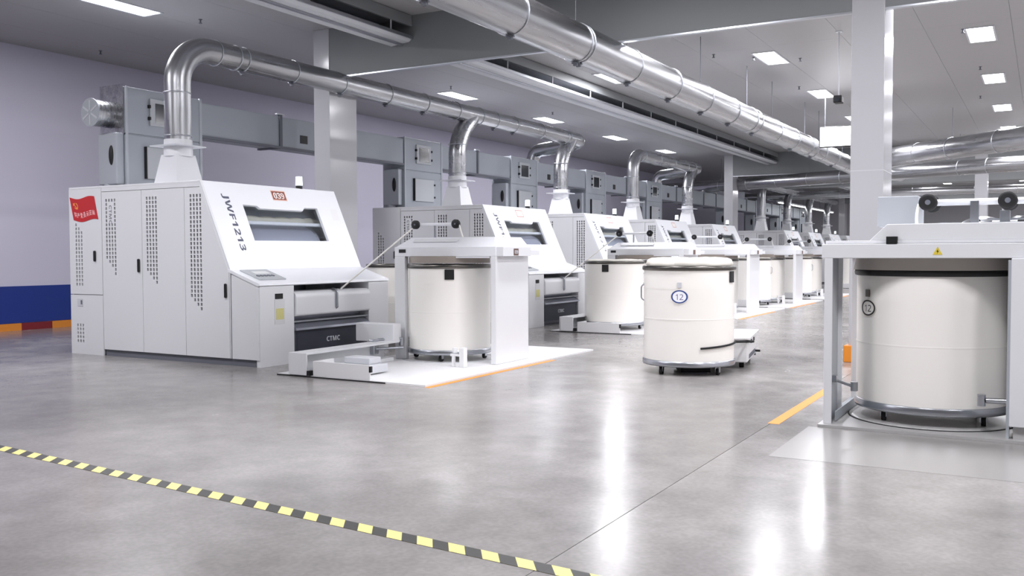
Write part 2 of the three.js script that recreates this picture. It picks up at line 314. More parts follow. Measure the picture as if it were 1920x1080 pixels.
  part(t, 'delivery_recess', [bx(-1.4, -.4, .46, .475, -.575, -1.98), bx(-.4, -.02, .485, .5, -.575, -1.98)], mat.inner, 'sheet-metal floor of the delivery opening');
  const rcov = part(t, 'roller_cover', prism((() => { const a = []; a.push([-.3, .56], [-.02, .56]); for (let i = 0; i <= 5; i++) { const q = -Math.PI / 2 + i * Math.PI / 10; a.push([.0 + Math.cos(q) * .03, .59 + Math.sin(q) * .03]); } for (let i = 0; i <= 8; i++) { const q = i * Math.PI / 16; a.push([-.05 + Math.cos(q) * .08, .778 + Math.sin(q) * .08]); } a.push([-.3, .858]); return a; })(), -.577, -1.982, [], .003), mat.white, 'rounded white cover over the delivery rollers');
  part(rcov, 'clip', [tube([[-.04, .868, -1.3], [.045, .862, -1.3], [.05, .64, -1.3], [.03, .63, -1.3]], .014, .05), bx(-.03, .052, .86, .87, -1.27, -1.325, .003), bx(.03, .045, .635, .83, -1.272, -1.325, .004)], mat.steel, 'shiny steel clip');
  part(t, 'lower_ledge', [prism([[-.2, .49], [-.1, .49], [.02, .415], [.03, .39], [-.2, .39]], -.577, -1.982)], M(0x8f929c, .35, .4), 'grey steel ledge');
  const fp = part(t, 'lower_panel', bx(-.3, -.03, .03, .388, -.577, -1.982), mat.slate, 'dark slate front panel');
  part(fp, 'perforated_inset', bx(-.032, -.026, .08, .36, -.64, -1.94), M(0x343743, .7));
  part(fp, 'lettering', lettering('CTMC', .25, .062).rotateY(Math.PI / 2).translate(-.026, .242, -1.3), mat.textLight, 'silver letters CTMC');
  part(t, 'inner_roller', [cyl(.05, .05, 1.38, [-.2, .54, -1.28], 'z', 20)], mat.roller);
  // signal lamp on top
  const lampBase = part(t, 'signal_lamp', [cyl(.045, .045, .05, [-.98, 2.215, -1.74], 'y', 18)], mat.black);
  part(lampBase, 'lens', cyl(.047, .043, .12, [-.98, 2.295, -1.74], 'y', 18), mat.lens, 'small lit white signal lens');
  return t;
}
function addHood(t, hx, hz) {
  const h = part(t, 'extraction_hood', (() => {
    const g = new THREE.CylinderGeometry(.15 * Math.SQRT2, .225 * Math.SQRT2, .42, 4, 1, false).rotateY(Math.PI / 4).toNonIndexed(); g.computeVertexNormals();
    return [g.translate(hx, 2.19 + .21, hz), cyl(.185, .178, .22, [hx, 2.7, hz], 'y', 32)];
  })(), mat.white, 'tapered white extraction hood');
  part(h, 'flange', bx(hx - .25, hx + .25, 2.715, 2.73, hz - .25, hz + .25), mat.panelGrey);
}
function addFlag(t) {
  const w = .5, h = .3;
  const tex = canvasTex(256, 160, (x, cw, ch) => {
    x.fillStyle = '#c5262a'; x.fillRect(0, 0, cw, ch);
    x.strokeStyle = '#f2a14e'; x.lineWidth = 7; x.lineCap = 'round';
    x.beginPath(); x.arc(52, 50, 20, -1.2, 2.3); x.stroke(); x.beginPath(); x.moveTo(30, 38); x.lineTo(66, 70); x.stroke(); x.beginPath(); x.moveTo(28, 50); x.lineTo(44, 33); x.stroke();
    x.strokeStyle = '#fbe2e2'; x.lineWidth = 3.4;
    const glyphs = [ // seven strokes-only characters on a 10 x 10 grid
      [[2, 0, 2, 6], [7, 0, 7, 6], [0, 2, 10, 2], [0, 6, 10, 6], [3, 7, 1, 10], [6, 7, 9, 10]],
      [[5, 0, 5, 1], [1, 2, 9, 2], [3, 3, 4, 5], [7, 3, 6, 5], [1, 5, 9, 5], [2, 5, 0, 10]],
      [[5, 0, 5, 2], [2, 0, 3, 2], [8, 0, 7, 2], [1, 4, 1, 3], [1, 3, 9, 3], [9, 3, 9, 4], [3, 5, 7, 5], [3, 5, 3, 7], [7, 5, 7, 7], [3, 7, 7, 7], [4, 7, 1, 10], [6, 7, 6, 10], [6, 10, 9, 10]],
      [[3, 0, 7, 0], [3, 0, 3, 2], [7, 0, 7, 2], [3, 2, 7, 2], [2, 4, 8, 4], [2, 4, 2, 8], [8, 4, 8, 8], [5, 5, 5, 7], [4, 8, 1, 10], [6, 8, 9, 10]],
      [[2, 1, 8, 1], [0, 4, 10, 4], [5, 4, 5, 10], [3, 6, 1, 9], [7, 6, 9, 9]],
      [[0, 1, 10, 1], [3, 0, 3, 2], [7, 0, 7, 2], [1, 4, 2, 5], [0, 6, 1, 7], [0, 10, 2, 8], [4, 4, 8, 4], [8, 4, 8, 7], [4, 4, 4, 9], [4, 9, 9, 9]],
      [[5, 0, 5, 3], [1, 1, 1, 3], [9, 1, 9, 3], [1, 3, 9, 3], [1, 5, 9, 5], [1, 5, 1, 10], [9, 5, 9, 10], [3, 6, 7, 9], [7, 6, 3, 9]],
    ];
    glyphs.forEach((gl, i) => { for (const [a, b, c, d] of gl) { x.beginPath(); x.moveTo(22 + i * 31 + a * 2.5, 98 + b * 3.4); x.lineTo(22 + i * 31 + c * 2.5, 98 + d * 3.4); x.stroke(); } });
  });
  const g = new THREE.BoxGeometry(w, h, .004, 24, 1, 1), p = g.attributes.position;
  for (let i = 0; i < p.count; i++) { const a = p.getX(i), b = p.getY(i); p.setXY(i, a - b * .26, b + Math.sin((a / w + .5) * Math.PI * 2 + 2.6) * .018); }
  g.computeVertexNormals();
  part(t, 'flag_sticker', g.translate(-3.11, 1.905, .003), M(0xffffff, .5, 0, { map: tex }), 'red flag sticker with yellow emblem and white characters');
}
const MZ = [-7.78, -14.19, -18.42, -22.67, -27.35, -36.3, -40.6, -44.9, -49.2];
const hoodZ = [-8.46, -15.15, -19.58, -24.0, -28.5, -37.4, -41.7, -46, -50.3];
const machineLabels = [
  'nearest white carding machine, numbered 039, with red flag sticker on its side',
  'second carding machine from the viewer, behind the nearest can coiler',
  'third carding machine from the viewer, left of the can on the low cart',
  'fourth carding machine from the viewer', 'fifth carding machine, just before the slim far column',
  'sixth carding machine, first one beyond the slim far column', 'seventh carding machine, second one beyond the slim far column', 'eighth carding machine, third beyond the slim far column', 'ninth and farthest carding machine in the row'];
const protoM = makeMachine(machineLabels[0], [-7.8, 0, MZ[0]]);
const machines = [protoM];
for (let i = 1; i < MZ.length; i++) machines.push(copyOf(protoM, 'carding_machine', [-7.8, 0, MZ[i]], 0, machineLabels[i], 'white carding machines in one row'));
machines.forEach((m, i) => {
  numberPlate(m, i ? '' : '039', plateMatrixOnSlope(.137, 1.256));
  addHood(m, -9.9 + 7.8, hoodZ[i] - MZ[i]);
});
addFlag(protoM);

// ---------------------------------------------------------------- cans
function makeCan(r, y0, H, opts = {}) {   // opts.clip / opts.sign are angles (world azimuth from +z towards +x)
  const t = new THREE.Group();
  const body = part(t, 'body', lathe([[0, y0 + .02], [r - .02, y0 + .02], [r - .004, y0 + .03], [r - .002, y0 + .06], [r, y0 + .2], [r, y0 + (H - y0) * .46], [r + .0035, y0 + (H - y0) * .465], [r + .0035, y0 + (H - y0) * .475], [r, y0 + (H - y0) * .48], [r, y0 + (H - y0) * .77], [r + .003, y0 + (H - y0) * .775], [r, y0 + (H - y0) * .78], [r, H - .02], [r - .012, H - .02], [r - .012, y0 + .1]], 72), mat.can, 'cream plastic can wall');
  part(t, 'top_hoop', lathe([[r + .002, H - .045], [r + .016, H - .04], [r + .02, H - .02], [r + .016, H], [r + .002, H + .006], [r - .014, H], [r - .014, H - .04], [r + .002, H - .045]], 72), opts.blackHoop ? mat.black : mat.darkSteel, 'dark steel hoop');
  part(t, 'bottom_hoop', lathe([[r - .03, y0 - .005], [r + .01, y0 - .005], [r + .015, y0 + .01], [r + .012, y0 + .05], [r - .003, y0 + .055]], 72), mat.steel, 'grey steel hoop');
  const n = opts.casters === undefined ? 4 : opts.casters;
  for (let k = 0; k < n; k++) {
    const a = (opts.casterAngle || .3) + k * Math.PI * 2 / n, cx = Math.sin(a) * (r - .07), cz = Math.cos(a) * (r - .07);
    const c = part(t, 'caster', [cyl(.036, .036, .03, [cx, .036, cz], 'x', 18)], mat.rubber, 'black caster wheel');
    part(c, 'caster_fork', [bx(cx - .022, cx - .017, .03, y0 + .02, cz - .02, cz + .02), bx(cx + .017, cx + .022, .03, y0 + .02, cz - .02, cz + .02)], mat.steel);
  }
  if (opts.heap) { // cotton sliver coiled above the rim
    const pts = [[0, H + opts.heap], [r * .6, H + opts.heap], [r * .86, H + opts.heap - .01], [r - .035, H + opts.heap * .75], [r - .02, H + opts.heap * .35], [r - .03, H - .03], [r * .5, H - .05], [0, H - .05]];
    const g = lathe(pts.reverse(), 72), p = g.attributes.position;
    for (let i = 0; i < p.count; i++) { const a = Math.atan2(p.getX(i), p.getZ(i)), k = (1 + Math.sin(a * 7) * .008 + Math.sin(a * 17 + 1) * .006); p.setX(i, p.getX(i) * k); p.setZ(i, p.getZ(i) * k); if (p.getY(i) > H) p.setY(i, p.getY(i) + Math.sin(a * 5) * .006 + Math.sin(a * 12) * .004); }
    g.computeVertexNormals(); part(t, 'cotton_heap', g, mat.cotton, 'white cotton sliver filling the can');
  } else part(t, 'cotton_fill', cyl(r - .02, r - .02, .04, [0, H - .1, 0], 'y', 48), mat.cotton);
  const bent = (a, halfAngle, y1, y2, rr, m, name, label) => { const g = new THREE.CylinderGeometry(rr, rr, y2 - y1, 6, 1, true, a - halfAngle, 2 * halfAngle), g2 = new THREE.CylinderGeometry(rr - .006, rr - .006, y2 - y1, 6, 1, true, a - halfAngle, 2 * halfAngle); return part(t, name, [g.translate(0, (y1 + y2) / 2, 0), g2.translate(0, (y1 + y2) / 2, 0)], m, label); };
  if (opts.clip !== undefined) { bent(opts.clip, .11, H - .175, H - .055, r + .012, mat.black, 'clip_tag', 'black square tag under the rim'); }
  if (opts.sign) {
    const [a, y, w, h, round] = opts.sign;
    const tex = canvasTex(128, 128, (x, cw, ch) => { x.fillStyle = '#efe9de'; x.fillRect(0, 0, cw, ch); x.fillStyle = round ? '#f1eee8' : '#f4f6fb'; x.strokeStyle = round ? '#1d1c1c' : '#2b4488'; x.lineWidth = 11; x.beginPath(); x.arc(64, 64, 54, 0, 7); x.fill(); x.stroke(); x.fillStyle = round ? '#222' : '#2b3f80'; if (!round) x.fillStyle = '#6d5a88'; x.font = '70px sans-serif'; x.textAlign = 'center'; x.textBaseline = 'middle'; x.save(); x.translate(64, 68); x.scale(.8, 1); x.fillText('12', 0, 0); x.restore(); });
    const g = new THREE.CylinderGeometry(r + .004, r + .004, h, 14, 14, true, a - w / 2 / r, w / r);
    // keep only an ellipse of the wall: build a disc bent round the can
    const disc = new THREE.CircleGeometry(1, 40), p = disc.attributes.position;
    for (let i = 0; i < p.count; i++) { const q = a + p.getX(i) * w / 2 / r; const yy = y + p.getY(i) * h / 2; p.setXYZ(i, Math.sin(q) * (r + .006), yy, Math.cos(q) * (r + .006)); }
    disc.computeVertexNormals(); g.dispose();
    part(t, 'number_sign', disc, M(0xffffff, .5, 0, { map: tex }), 'oval sign reading 12');
    bent(a, .045, y + h / 2 + .02, y + h / 2 + .075, r + .01, round ? M(0x77716a, .6) : mat.panelGrey, 'card_holder', 'small card holder above the number');
  }
  if (opts.handle !== undefined) { const a = opts.handle, q = rr => [Math.sin(a) * rr, Math.cos(a) * rr]; const [hx, hz] = q(r + .03), [ix, iz] = q(r - .004); part(t, 'side_handle', tube([[ix, H - .2, iz], [hx, H - .22, hz], [hx, H - .36, hz], [ix, H - .38, iz]], .008, .03, 16, 8), mat.steel); }
  return t;
}
function placeCan(c, name, x, y, z, label, group) { c.name = numbered(name); c.position.set(x, y, z); c.userData = { label, category: 'can', ...(group ? { group } : {}) }; scene.add(c); return c; }
const aCam = (x, z) => Math.atan2(-x, -z);             // azimuth of the viewer seen from a can
const PL = .02;                                        // top of the white base plates
placeCan(makeCan(.505, .085, 1.155, { clip: aCam(-6.38, -9.58) - .01, casterAngle: aCam(-6.38, -9.58) - .25 }), 'sliver_can', -6.38, PL, -9.58, 'cream sliver can with black tag inside the nearest can coiler');
for (let i = 1; i < MZ.length; i++) {
  const x = -6.38, z = MZ[i] - 1.8;
  placeCan(makeCan(.505, .085, 1.155, {}), 'sliver_can', x, PL, z,
    ['', 'cream sliver can inside the second can coiler, mostly hidden', 'cream sliver can inside the third can coiler, half hidden by the cotton can', 'cream sliver can inside the fourth can coiler', 'cream sliver can inside the fifth can coiler', 'cream sliver can inside the sixth can coiler', 'cream sliver can inside the seventh can coiler', 'cream sliver can inside the eighth can coiler', 'cream sliver can inside the farthest can coiler'][i], 'cream sliver cans along the aisle');
}
// spare cans waiting on the plates, and one behind the nearest frame
placeCan(makeCan(.505, .085, 1.155, {}), 'sliver_can', -8.4, 0, -11.3, 'cream sliver can with dark hoop behind the nearest can coiler', 'cream sliver cans along the aisle');
for (let i = 1; i < MZ.length; i++) {
  const x = -6.4, z = MZ[i] - .5;
  placeCan(makeCan(.505, .085, 1.155, i === 1 ? { clip: aCam(x, z) - .3, handle: aCam(x, z) + 1.35, heap: .03 } : { handle: aCam(x, z) + 1.35, heap: .02 }), 'sliver_can', x, PL, z,
    'cream sliver can ' + ['', 'with black tag, left of the cotton can in mid aisle', 'waiting in front of the third can coiler', 'waiting in front of the fourth can coiler', 'waiting in front of the fifth can coiler', 'waiting in front of the sixth can coiler', 'waiting in front of the seventh can coiler', 'waiting in front of the eighth can coiler', 'waiting in front of the farthest can coiler'][i], 'cream sliver cans along the aisle');
}
placeCan(makeCan(.49, .1, 1.165, { heap: .09, sign: [aCam(-3.4, -9.85) - .2, .845, .19, .15, false], clip: aCam(-3.4, -9.85) + 1.15, casterAngle: aCam(-3.4, -9.85) - .75, handle: aCam(-3.4, -9.85) - 1.45 }), 'sliver_can', -3.4, 0, -9.85, 'cream sliver can heaped with cotton, blue oval sign 12, standing in mid aisle');
placeCan(makeCan(.55, .085, 1.14, { blackHoop: true,  sign: [aCam(-.75, -7.87) - .95, .85, .19, .13, true], casterAngle: aCam(-.75, -7.87) - .75 }), 'sliver_can', -.75, PL + .012, -7.87, 'large cream can with black round sign 12 inside the right-hand can coiler');

// ---------------------------------------------------------------- can coilers beside the machines (same local frame as the machine)
function makeCoiler(label, pos) {
  const t = thing('can_coiler', label, 'can coiler', pos, 0, 'white can coilers in one row');
  part(t, 'base_plate', [bx(.6, 2.55, 0, .018, .34, -3.57)], mat.plateWhite, 'white steel floor plate');
  part(t, 'plate_edge', bx(.6, 2.06, .0, .012, .352, .34), mat.rubber, 'black rubber edge');
  part(t, 'floor_ring', lathe([[.56, .018], [.56, .022], [.6, .022], [.6, .018]], 60).translate(1.42, 0, -1.8), mat.panelGrey);
  // head
  const head = part(t, 'head', (() => {
    const g = []; g.push(bx(.86, 2.31, 1.275, 1.39, -1.42, -2.24, .006));
    // chamfered top: frustum with rectangular base
    const a = [[.87, 1.385, -1.425], [2.3, 1.385, -1.425], [2.3, 1.385, -2.235], [.87, 1.385, -2.235]], b = [[.99, 1.505, -1.6], [2.19, 1.505, -1.6], [2.19, 1.505, -2.235], [.99, 1.505, -2.235]];
    const q = (p, r, s, u) => [...p, ...r, ...s, ...p, ...s, ...u]; const v = [...q(a[0], a[1], b[1], b[0]), ...q(a[1], a[2], b[2], b[1]), ...q(a[2], a[3], b[3], b[2]), ...q(a[3], a[0], b[0], b[3]), ...q(b[0], b[1], b[2], b[3])];
    const f = new THREE.BufferGeometry(); f.setAttribute('position', new THREE.Float32BufferAttribute(v, 3)); f.setAttribute('uv', new THREE.Float32BufferAttribute(new Array(v.length / 3 * 2).fill(0), 2)); f.computeVertexNormals(); g.push(f); return g;
  })(), mat.whiteB, 'white coiler head');
  part(head, 'lid_rib', (() => { const g = bx(-.32, .32, 0, .012, -.03, .03, .003); g.rotateX(Math.atan2(.12, .175)); return g.translate(1.4, 1.462, -1.53); })(), mat.white);
  part(head, 'name_tag', bx(.93, 1.03, 1.32, 1.362, -1.414, -1.42), mat.black, 'small black name tag');
  part(head, 'lower_lip', [prism([[.98, 1.275], [1.06, 1.275], [1.1, 1.255], [2.22, 1.255], [2.22, 1.275]], -1.43, -1.46)], mat.whiteB);
  part(t, 'head_underside', [cyl(.5, .5, .08, [1.42, 1.235, -1.8], 'y', 48)], M(0x9a9188, .5), 'brown-grey coiler plate under the head');
  const cp = part(t, 'end_box', [bx(2.31, 2.4, 1.275, 1.385, -1.44, -2.1, .004), bx(2.34, 2.4, 1.29, 1.35, -2.1, -2.32, .004)], mat.white);
  const pl = part(cp, 'number_plate', bx(2.4, 2.404, 1.285, 1.365, -1.68, -1.79), M(0x6a5148, .5), 'small brown number plate');
  part(pl, 'lettering', lettering('039', .075, .042).rotateY(Math.PI / 2).translate(2.4045, 1.325, -1.735), mat.textLight);
  // legs
  part(t, 'leg_panel', [bx(2.24, 2.31, PL, 1.275, -1.42, -2.2, .006)], mat.white, 'wide white leg panel');
  part(t, 'leg', [bx(.86, 1.015, PL, 1.275, -1.42, -1.49, .005)], mat.white);
  part(t, 'leg', [bx(.86, 1.0, PL, 1.275, -2.14, -2.24, .005)], mat.white);
  // guide pulleys for the sliver
  const bar = part(t, 'pulley_bar', [cyl(.022, .022, .62, [1.27, 1.67, -1.75], 'x', 18)], mat.whiteB, 'white bar between the pulleys');
  part(t, 'pulley_post', cyl(.016, .016, .18, [1.24, 1.59, -1.75], 'y', 14), mat.steel);
  for (const x of [.97, 1.57]) { const w = part(t, 'pulley', [lathe([[0, -.022], [.03, -.022], [.055, -.018], [.055, -.01], [.044, 0], [.055, .01], [.055, .018], [.03, .022], [0, .022]], 28).rotateX(Math.PI / 2).translate(x, 1.67, -1.715)], mat.black, 'black guide pulley'); part(w, 'hub', cyl(.012, .012, .05, [x, 1.67, -1.712], 'z', 12), mat.plinth); }
  part(t, 'guide_arm', [rod([.9, 1.685, -1.72], [.97, 1.68, -1.75], .012), new THREE.SphereGeometry(.02, 12, 8).translate(.895, 1.685, -1.72)], mat.whiteB);
  part(t, 'sliver', rod([.935, 1.635, -1.715], [.0, .862, -1.42], .011), mat.sliver, 'white cotton sliver running from the machine to the pulley');
  part(t, 'sliver', rod([1.615, 1.66, -1.715], [1.65, 1.5, -1.75], .01), mat.sliver);
  // low guards on the plate
  const chan = part(t, 'feed_bench', [bx(.78, 1.03, .235, .255, .36, -1.28, .003), bx(.78, .8, PL, .24, .36, -1.28), bx(.78, 1.03, PL, .24, .36, .34, .003), bx(.8, 1.0, PL, .06, .3, -1.2)], mat.white, 'low white bench open on one side');
  part(chan, 'foot_block', bx(1.035, 1.075, PL, .07, .36, .3), mat.black);
  part(t, 'low_guard', [bx(1.1, 1.86, PL, .175, .335, .32, .003), bx(1.1, 1.12, PL, .175, .32, .02)], mat.plateWhite, 'low white guard plate');
  part(t, 'guard_latch', bx(1.85, 1.875, .1, .16, .338, .31), mat.black);
  part(t, 'pusher_carriage', [bx(1.12, 1.62, .03, .12, .05, -.28, .01), bx(1.2, 1.55, .12, .19, -.05, -.25, .01)], mat.panelGrey, 'grey pusher carriage');
  part(t, 'transfer_box', [bx(.42, 1.0, .235, .46, -1.2, -1.36, .01)], mat.white, 'white box between machine and can');
  part(t, 'guide_rollers', [rod([.8, .27, -1.15], [1.02, .28, -1.35], .014), rod([.85, .17, -1.05], [1.05, .17, -1.33], .014), cyl(.03, .03, .1, [1.0, .24, -1.36], 'y', 14), bx(.78, .86, .1, .28, -1.0, -1.1, .01)], mat.steel, 'steel can guide rollers');
  part(t, 'stop_post', [bx(2.06, 2.12, PL, .24, -1.02, -1.1, .004), bx(1.96, 1.985, PL, .16, -1.02, -1.06), bx(1.93, 2.06, .14, .165, -1.03, -1.06, .003), cyl(.028, .028, .06, [1.95, .2, -1.1], 'y', 14)], mat.plateWhite, 'small white stop post with roller');
  return t;
}
const coilLabels = ['nearest white can coiler, beside the machine numbered 039', 'second can coiler, behind the can with the black tag', 'third can coiler, right behind the can on the cart', 'fourth can coiler along the aisle', 'fifth can coiler along the aisle', 'sixth can coiler along the aisle', 'seventh can coiler along the aisle', 'eighth can coiler along the aisle', 'ninth and farthest can coiler'];
const coil0 = makeCoiler(coilLabels[0], [-7.8, 0, MZ[0]]);
for (let i = 1; i < MZ.length; i++) {
  const c = copyOf(coil0, 'can_coiler', [-7.8, 0, MZ[i]], 0, coilLabels[i], 'white can coilers in one row');
  for (const o of [...c.children]) if (o.name === 'pusher_carriage' || o.name === 'transfer_box') c.remove(o);
  c.traverse(o => { if (o.name === 'number_plate') for (const q of [...o.children]) o.remove(q); });
}

// ---------------------------------------------------------------- chute feeders behind the machines and the duct that links them
const chuteZ = [-8.735, -15.3, -19.62, -23.87, -28.5, -37.4, -41.7, -46, -50.3];
function makeChute(label, pos) {
  const t = thing('chute_feeder', label, 'chute', pos, 0, 'grey chute feeders behind the machines');   // local: x=0 front face, z=0 near side, -1.32 far
  part(t, 'cabinet', [bx(-.55, 0, 0, 3.01, 0, -1.32, .006), bx(-.55, 0, 3.03, 3.68, 0, -1.32, .006), bx(-.53, -.02, 3, 3.04, -.02, -1.3)], mat.chute, 'tall grey sheet-metal chute');
  part(t, 'corner_strip', [bx(-.02, .012, 0, 3.69, -1.3, -1.345), bx(-.02, .008, 0, 3.69, .006, -.02)], mat.chuteLight);
  const d1 = part(t, 'inspection_door', [bx(0, .03, 3.17, 3.56, -.38, -.9, .006)], mat.chuteDoor, 'pale framed inspection door');
  part(d1, 'window_pane', bx(.03, .034, 3.22, 3.5, -.47, -.82), mat.darkGlass, 'dark door window');
  for (const [y, z] of [[3.25, -.37], [3.42, -.37], [3.25, -.915], [3.43, -.915]]) part(d1, 'hinge', bx(0, .045, y, y + .045, z + .013, z - .013), mat.black);
  const d2 = part(t, 'access_door', [bx(0, .03, 2.4, 2.86, -.3, -1.0, .006)], mat.chuteDoor, 'pale lower access door');
  part(d2, 'hinge', bx(0, .05, 2.4, 2.86, -.285, -.3), mat.black); for (const y of [2.48, 2.74]) part(d2, 'latch', bx(0, .045, y, y + .04, -1.0, -1.03), mat.black);
  const ear = part(t, 'drive_box', bx(-.46, -.06, 2.3, 3.03, .13, 0, .02), mat.chuteLight, 'pale drive box on the chute side');
  part(ear, 'motor_cover', new THREE.SphereGeometry(1, 20, 14).scale(.045, .14, .03).translate(-.17, 2.71, .13), mat.black, 'dark oval motor cover');
  part(t, 'pipe_stub', tube([[-.3, 2.2, .05], [-.3, 2.34, .05], [-.3, 2.36, -.1]], .09, .1, 12, 14), mat.chuteLight);
  return t;
}
const chuteLabels = ['grey chute feeder with round end fan behind the nearest machine', 'grey chute feeder with framed window behind the second machine', 'grey chute feeder behind the third machine', 'grey chute feeder behind the fourth machine', 'grey chute feeder behind the fifth machine', 'grey chute feeder behind the sixth machine', 'grey chute feeder behind the seventh machine', 'grey chute feeder behind the eighth machine', 'grey chute feeder behind the farthest machine'];
const chute0 = makeChute(chuteLabels[0], [-11.27, 0, chuteZ[0]]);
for (let i = 1; i < chuteZ.length; i++) copyOf(chute0, 'chute_feeder', [-11.27, 0, chuteZ[i]], 0, chuteLabels[i], 'grey chute feeders behind the machines');
{ // end fan drum on the first chute
  const t = thing('end_fan', 'round galvanised fan drum with spoked disc at the end of the feed duct', 'fan', [-11.62, 3.3, -8.72]);
  part(t, 'drum', [cyl(.185, .185, .3, [0, 0, .15], 'z', 36), bx(-.2, .3, -.3, .42, 0, -.012)], mat.zinc);
  const d = part(t, 'disc', cyl(.2, .2, .012, [0, 0, .306], 'z', 36), mat.chuteLight, 'pale spoked end disc');
  for (let k = 0; k < 6; k++) part(d, 'spoke', bx(-.014, .014, .03, .17, .318, .312).rotateZ(k * Math.PI / 3), mat.panelGrey);
}
for (let i = 0; i < chuteZ.length - 1; i++) {
  const z0 = chuteZ[i] - 1.32, z1 = chuteZ[i + 1] + .02, t = thing('feed_duct', `grey rectangular feed duct between ${['first and second', 'second and third', 'third and fourth', 'fourth and fifth', 'fifth and sixth', 'sixth and seventh', 'seventh and eighth', 'eighth and ninth'][i]} chute feeders`, 'duct', [0, 0, 0], 0, 'feed duct sections between chutes');
  part(t, 'duct_body', bx(-11.77, -11.29, 3.13, 3.64, z0, z1), mat.chute);
  const n = Math.max(2, Math.round((z0 - z1) / 1.5));
  for (let k = 1; k < n; k++) { const z = z0 + (z1 - z0) * k / n; part(t, 'joint_flange', bx(-11.8, -11.265, 3.1, 3.67, z + .03, z - .03), mat.plinth); part(t, 'hanger', bx(-11.32, -11.27, 3.67, 3.69, z + .09, z - .09), mat.whiteB); }
  part(t, 'bottom_flange', bx(-11.3, -11.26, 3.1, 3.14, z0, z1), mat.plinth);
  if (i === 0) { part(t, 'inspection_port', bx(-11.3, -11.28, 3.24, 3.38, -12.28, -12.46), mat.black, 'dark square port'); }
  if (i > 0) part(t, 'inspection_port', bx(-11.3, -11.28, 3.24, 3.38, z0 - .62, z0 - .78), mat.black, 'dark square port');
}

// ---------------------------------------------------------------- round extraction ducts above the machines
const PX = -9.9, PY = 4.06, PR = .168;
function seams(t, list) { for (const [at, dir, r] of list) part(t, 'seam_ring', ringAt(r + .004, .009, at, dir), mat.zincPlain); }
function clampsUnder(t, list) { for (const [x, y, z] of list) part(t, 'clamp', [bx(x - .025, x + .025, y - .05, y + .005, z - .02, z + .02), bx(x - .05, x + .05, y - .02, y - .005, z - .015, z + .015)], mat.plinth); }
function hangers(t, list) { for (const [x, y, z] of list) part(t, 'hanger_rod', rod([x, y, z], [x, CEIL, z], .006, 6), mat.plinth); }
{
  const t = thing('extraction_duct', 'round galvanised duct over the first three machines with drop pipes', 'duct', [0, 0, 0], 0, 'round extraction ducts over the machines');
  part(t, 'main_pipe', tube([[PX, 2.81, hoodZ[0]], [PX, PY, hoodZ[0]], [PX, PY, -20.9], [-11.5, PY - .1, -21.25], [-11.56, 3.66, -21.25]], PR, .52, 260, 28), mat.zinc);
  for (const k of [1, 2]) part(t, 'drop_pipe', tube([[PX, 2.81, hoodZ[k]], [PX, 3.52, hoodZ[k]], [PX, 4.0, hoodZ[k] - .5]], PR, .3, 40, 28), mat.zinc, 'drop pipe to a machine hood');
  const rs = []; for (const z of [-9.1, -9.45, -9.6, -10.6, -11.7, -12.9, -14.0, -15.05, -15.9, -16.5, -17.3, -18.5, -19.7, -19.85]) rs.push([[PX, PY, z], [0, 0, 1], PR]);
  for (const k of [0, 1, 2]) for (const y of [2.86, 3.42]) rs.push([[PX, y, hoodZ[k]], [0, 1, 0], PR]);
  seams(t, rs); clampsUnder(t, [-9.6, -10.6, -11.7, -12.9, -14, -16.5, -17.3].map(z => [PX, PY - PR, z]));
}
{
  const t = thing('extraction_duct', 'round galvanised duct over the fourth and fifth machines', 'duct', [0, 0, 0], 0, 'round extraction ducts over the machines');
  part(t, 'main_pipe', tube([[PX, 2.81, hoodZ[3]], [PX, PY, hoodZ[3]], [PX, PY, -29.8], [-11.5, PY - .1, -30.1], [-11.56, 3.66, -30.1]], PR, .5, 160, 24), mat.zinc);
  part(t, 'drop_pipe', tube([[PX, 2.81, hoodZ[4]], [PX, 3.52, hoodZ[4]], [PX, 4.0, hoodZ[4] - .5]], PR, .3, 40, 24), mat.zinc);
  const rs = []; for (const z of [-24.6, -25.8, -27, -28.2, -28.9]) rs.push([[PX, PY, z], [0, 0, 1], PR]); for (const k of [3, 4]) for (const y of [2.86, 3.42]) rs.push([[PX, y, hoodZ[k]], [0, 1, 0], PR]);
  seams(t, rs);
}
{
  const t = thing('extraction_duct', 'far round galvanised duct over the machines beyond the slim column', 'duct', [0, 0, 0], 0, 'round extraction ducts over the machines');
  part(t, 'main_pipe', tube([[PX, 2.81, hoodZ[5]], [PX, PY, hoodZ[5]], [PX, PY, -52.4]], PR, .5, 120, 20), mat.zinc);
  for (const k of [6, 7, 8]) part(t, 'drop_pipe', tube([[PX, 2.81, hoodZ[k]], [PX, 3.52, hoodZ[k]], [PX, 4.0, hoodZ[k] - .5]], PR, .3, 30, 20), mat.zinc);
}
